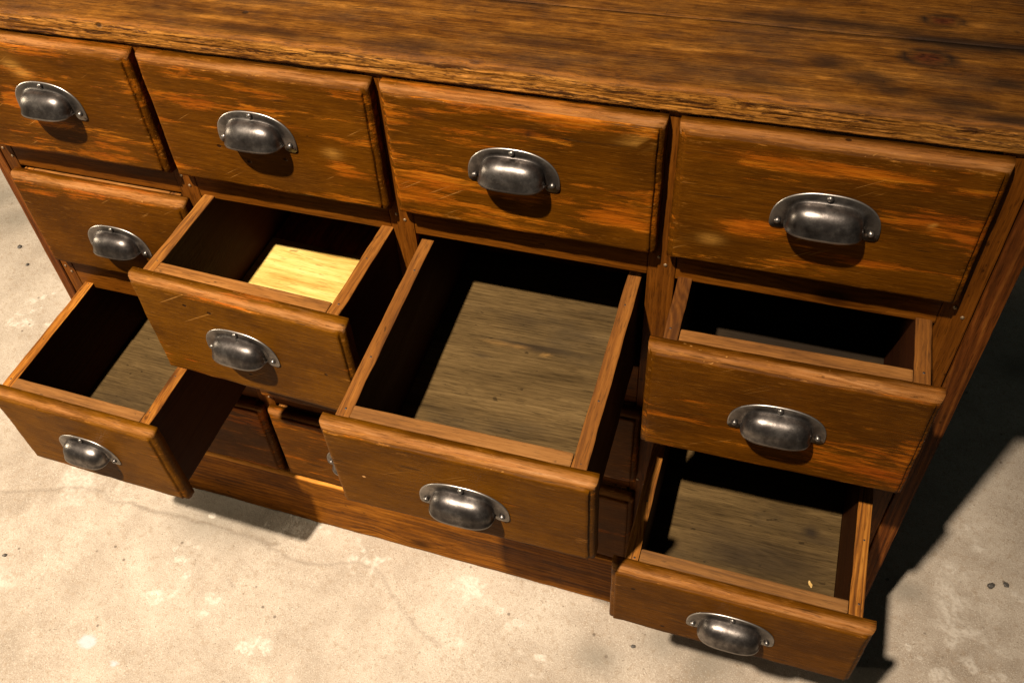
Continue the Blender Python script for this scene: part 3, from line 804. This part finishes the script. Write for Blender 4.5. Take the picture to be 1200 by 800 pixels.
# top: two planks with a worn, split front edge
def plank(y0, y1, seed, front):
    x0, x1 = -.062, 1.262
    st = .005
    prof = []      # (y, z, kind) going from back top forward, down the front, then underneath
    yy = list(np.linspace(y1, y0 + .006, int((y1 - y0) / .006)))
    for y in yy: prof.append((y, ZSLAB))
    r = .006 if front else .0012
    if front:
        for a_ in (20, 42, 65, 82): prof.append((y0 + r - r * math.sin(math.radians(a_)), ZSLAB - r + r * math.cos(math.radians(a_))))
        for z in np.linspace(ZSLAB - r - .001, ZTOP + .0012, 18): prof.append((y0, z))
        prof.append((y0 + .0012, ZTOP))
    else:
        prof = [(a_, b_ - .0002) for a_, b_ in prof]
        prof += [(y0, ZSLAB - .0004), (y0, ZSLAB - .003), (y0, ZTOP + .001), (y0 + .001, ZTOP)]
    prof += [(y1 - .001, ZTOP), (y1, ZTOP + .001), (y1, ZSLAB - .0015)]
    P = np.array(prof)
    xs = np.arange(x0, x1 + st / 2, st)
    nx, npf = len(xs), len(P)
    X = np.repeat(xs[:, None], npf, 1); Y = np.repeat(P[None, :, 0], nx, 0).copy(); Z = np.repeat(P[None, :, 1], nx, 0).copy()
    k = np.arange(npf)[None, :].repeat(nx, 0)
    nfr = len(yy)
    top = (k < nfr)
    Z = Z + np.where(top, (fbm(X * 9, Y * 60, seed, 4) - .5) * .0016, 0)
    split = np.zeros(X.shape); rub = np.zeros(X.shape)
    if front:
        fr = (k >= nfr) & (k < nfr + 22)
        rid = np.abs(fbm(X * 7, Z * 330, seed + 5, 3) - .5) * 2
        low = fbm(X * 14, Z * 20, seed + 2, 3) - .5
        Y = Y + np.where(fr, low * .004 + (rid - .3) * .0022, 0)
        dent = np.clip(fbm(X * 26, X * 0 + 3.3, seed + 8, 3) - .52, 0, 1) * .010
        edge = (k >= nfr - 1) & (k < nfr + 5)
        Z = Z - np.where(edge, dent, 0)
        split = np.where((k >= nfr + 3) & (k < nfr + 22), .9, 0.0)
        rub = np.clip(1 - np.abs(k - (nfr + 1.0)) / 1.5, 0, 1) * (.5 + .9 * (fbm(X * 12, X * 0, 91, 3) - .3))
        rub = np.clip(rub, 0, 1)
    dark = np.zeros(X.shape); knot = np.zeros(X.shape)
    for (kx, ky, rx, ry, am) in TOPDARK:
        dark = np.maximum(dark, am * np.clip(1.35 * np.exp(-(((X - kx) / rx) ** 2 + ((Y - ky) / ry) ** 2)) * (.4 + 1.2 * fbm(X * 40, Y * 90, 55, 3)), 0, 1))
    for (kx, ky, rx, ry) in TOPKNOT:
        d = np.hypot((X - kx) / rx, (Y - ky) / ry)
        knot = np.maximum(knot, np.clip((1.0 - d) * 3, 0, 1))
        dark = np.maximum(dark, np.clip(1 - np.abs(d - 1.25) / .6, 0, 1) * .97)
    V = np.stack([X.ravel() + OFF.x, Y.ravel() + OFF.y, Z.ravel()], 1)
    idx = np.arange(nx * npf).reshape(nx, npf)
    j2 = (np.arange(npf) + 1) % npf
    F = [tuple(q) for q in np.stack([idx[:-1].ravel(), idx[1:].ravel(), idx[1:][:, j2].ravel(), idx[:-1][:, j2].ravel()], 1).tolist()]
    F += [tuple(idx[0].tolist()), tuple(idx[-1][::-1].tolist())]
    me = bpy.data.meshes.new('plank'); me.from_pydata(V.tolist(), [], F)
    for nm, a in (('split', split), ('rub', rub), ('dark', dark), ('knot', knot)):
        at = me.attributes.new(nm, 'FLOAT', 'POINT'); at.data.foreach_set('value', a.ravel().astype(np.float32))
    bm = bmesh.new(); bm.from_mesh(me); bmesh.ops.recalc_face_normals(bm, faces=bm.faces)
    for f in bm.faces: f.smooth = len(f.verts) == 4
    bm.to_mesh(me); bm.free()
    me.materials.append(M['top'])
    return me
TOPDARK = [(1.02, .065, .018, .010, .8), (1.055, .045, .02, .012, .7), (1.075, .03, .02, .008, .7), (1.13, .02, .03, .012, .7), (1.17, .005, .03, .012, .8),
           (1.15, .12, .10, .012, .9), (1.02, .135, .12, .010, .7), (1.17, .06, .02, .007, .8), (.62, .02, .05, .012, .5), (.45, .01, .07, .01, .45), (.75, .05, .06, .012, .5),
           (.30, .03, .05, .01, .4), (.86, .03, .05, .008, .4), (.96, .02, .03, .008, .6), (1.155, -.012, .03, .02, .75)]
TOPKNOT = [(1.103, .090, .017, .0095), (1.115, .160, .014, .007)]
top_root = link('tabletop', plank(-.004, .11992, 11, True), chest)
top_root.name = 'tabletop'
pl2 = link('plank', plank(.12008, .500, 23, False), top_root)
# nails where stiles and rails meet
bm = bmesh.new(); bmesh.ops.create_uvsphere(bm, u_segments=10, v_segments=6, radius=.0021)
for v in bm.verts: v.co.y *= .45
for f in bm.faces: f.smooth = True
nail_me = bpy.data.meshes.new('nail'); bm.to_mesh(nail_me); bm.free(); nail_me.materials.append(M['nail'])
for i in range(5):
    for k, (z0, z1) in enumerate(RAILS[:3]):
        xm = (ST[i][0] + ST[i][1]) / 2
        for dx, dz in ((-.004, .004), (.005, -.007)):
            n = link('nail', nail_me, stiles[i])
            n.location = Vector((xm + dx + random.uniform(-.002, .002), -.0004, (z0 + z1) / 2 + dz + random.uniform(-.003, .003))) + OFF

# ------------------------------------------------------------------ all drawers
for (c, r), lab in LAB.items():
    xc, w, h = cell(c, r)
    kw = {}
    loc = [xc, -.0006, ZB[r]]; rot = [0, 0, 0]
    if (c, r) in OPEN:
        pl, dx, dz, ya, ti, ws, hs = OPEN[(c, r)]
        w *= 1 + ws; h *= 1 + hs
        loc = [xc + dx, -pl, ZB[r] + dz]; rot = [ti, 0, ya]
    kw.update(EXTRA.get((c, r), {}))
    drawer(lab, w, h, loc, rot, c * 4 + r + 1, **kw)

# ------------------------------------------------------------------ loose bits
def crumb(name, label, cat, loc, r, mat, seed, group=None):
    rr = random.Random(seed)
    bm = bmesh.new(); bmesh.ops.create_icosphere(bm, subdivisions=2, radius=r)
    for v in bm.verts:
        v.co *= 1 + rr.uniform(-.22, .22); v.co.z *= .5; v.co.x *= 1.25
    o = finish(bm, name, mat); o.location = loc; o.rotation_euler = (0, 0, rr.uniform(0, 6))
    o['label'] = label; o['category'] = cat
    if group: o['group'] = group
    return o
chip = crumb('wood_chip', 'pale wood chip lying on the bottom of the lowest open drawer', 'wood chip', (0, 0, 0), .004, M['chip'], 5)
chip.location = (1.128, -.118, .3875); chip.scale = (.38, 1.15, .3); chip.rotation_euler = (.035, 0, .5)
crumb('pebble', 'black stone chip on the concrete right of the cabinet shadow', 'pebble', (1.4479, 0.192, .001), .0052, M['stone'], 1)
crumb('pebble', 'grey flat stone chip just right of the black chip on the concrete', 'pebble', (1.4709, 0.2006, .0005), .0042, M['stone'], 2)
crumb('pebble', 'small dark pebble at the left photo edge on the bright concrete', 'pebble', (-0.226, -0.2527, .0005), .003, M['stone'], 3)
crumb('pebble', 'small brown pebble in front of the lowest open drawer', 'pebble', (0.9163, -0.083, .0005), .003, M['stone'], 4)
crumb('pebble', 'larger dark pebble on the floor left of the chest', 'pebble', (-0.7525, 0.4881, .0005), .005, M['stone'], 6)
crumb('pebble', 'smaller dark pebble on the floor left of the chest', 'pebble', (-0.6906, 0.4371, .0005), .004, M['stone'], 7)
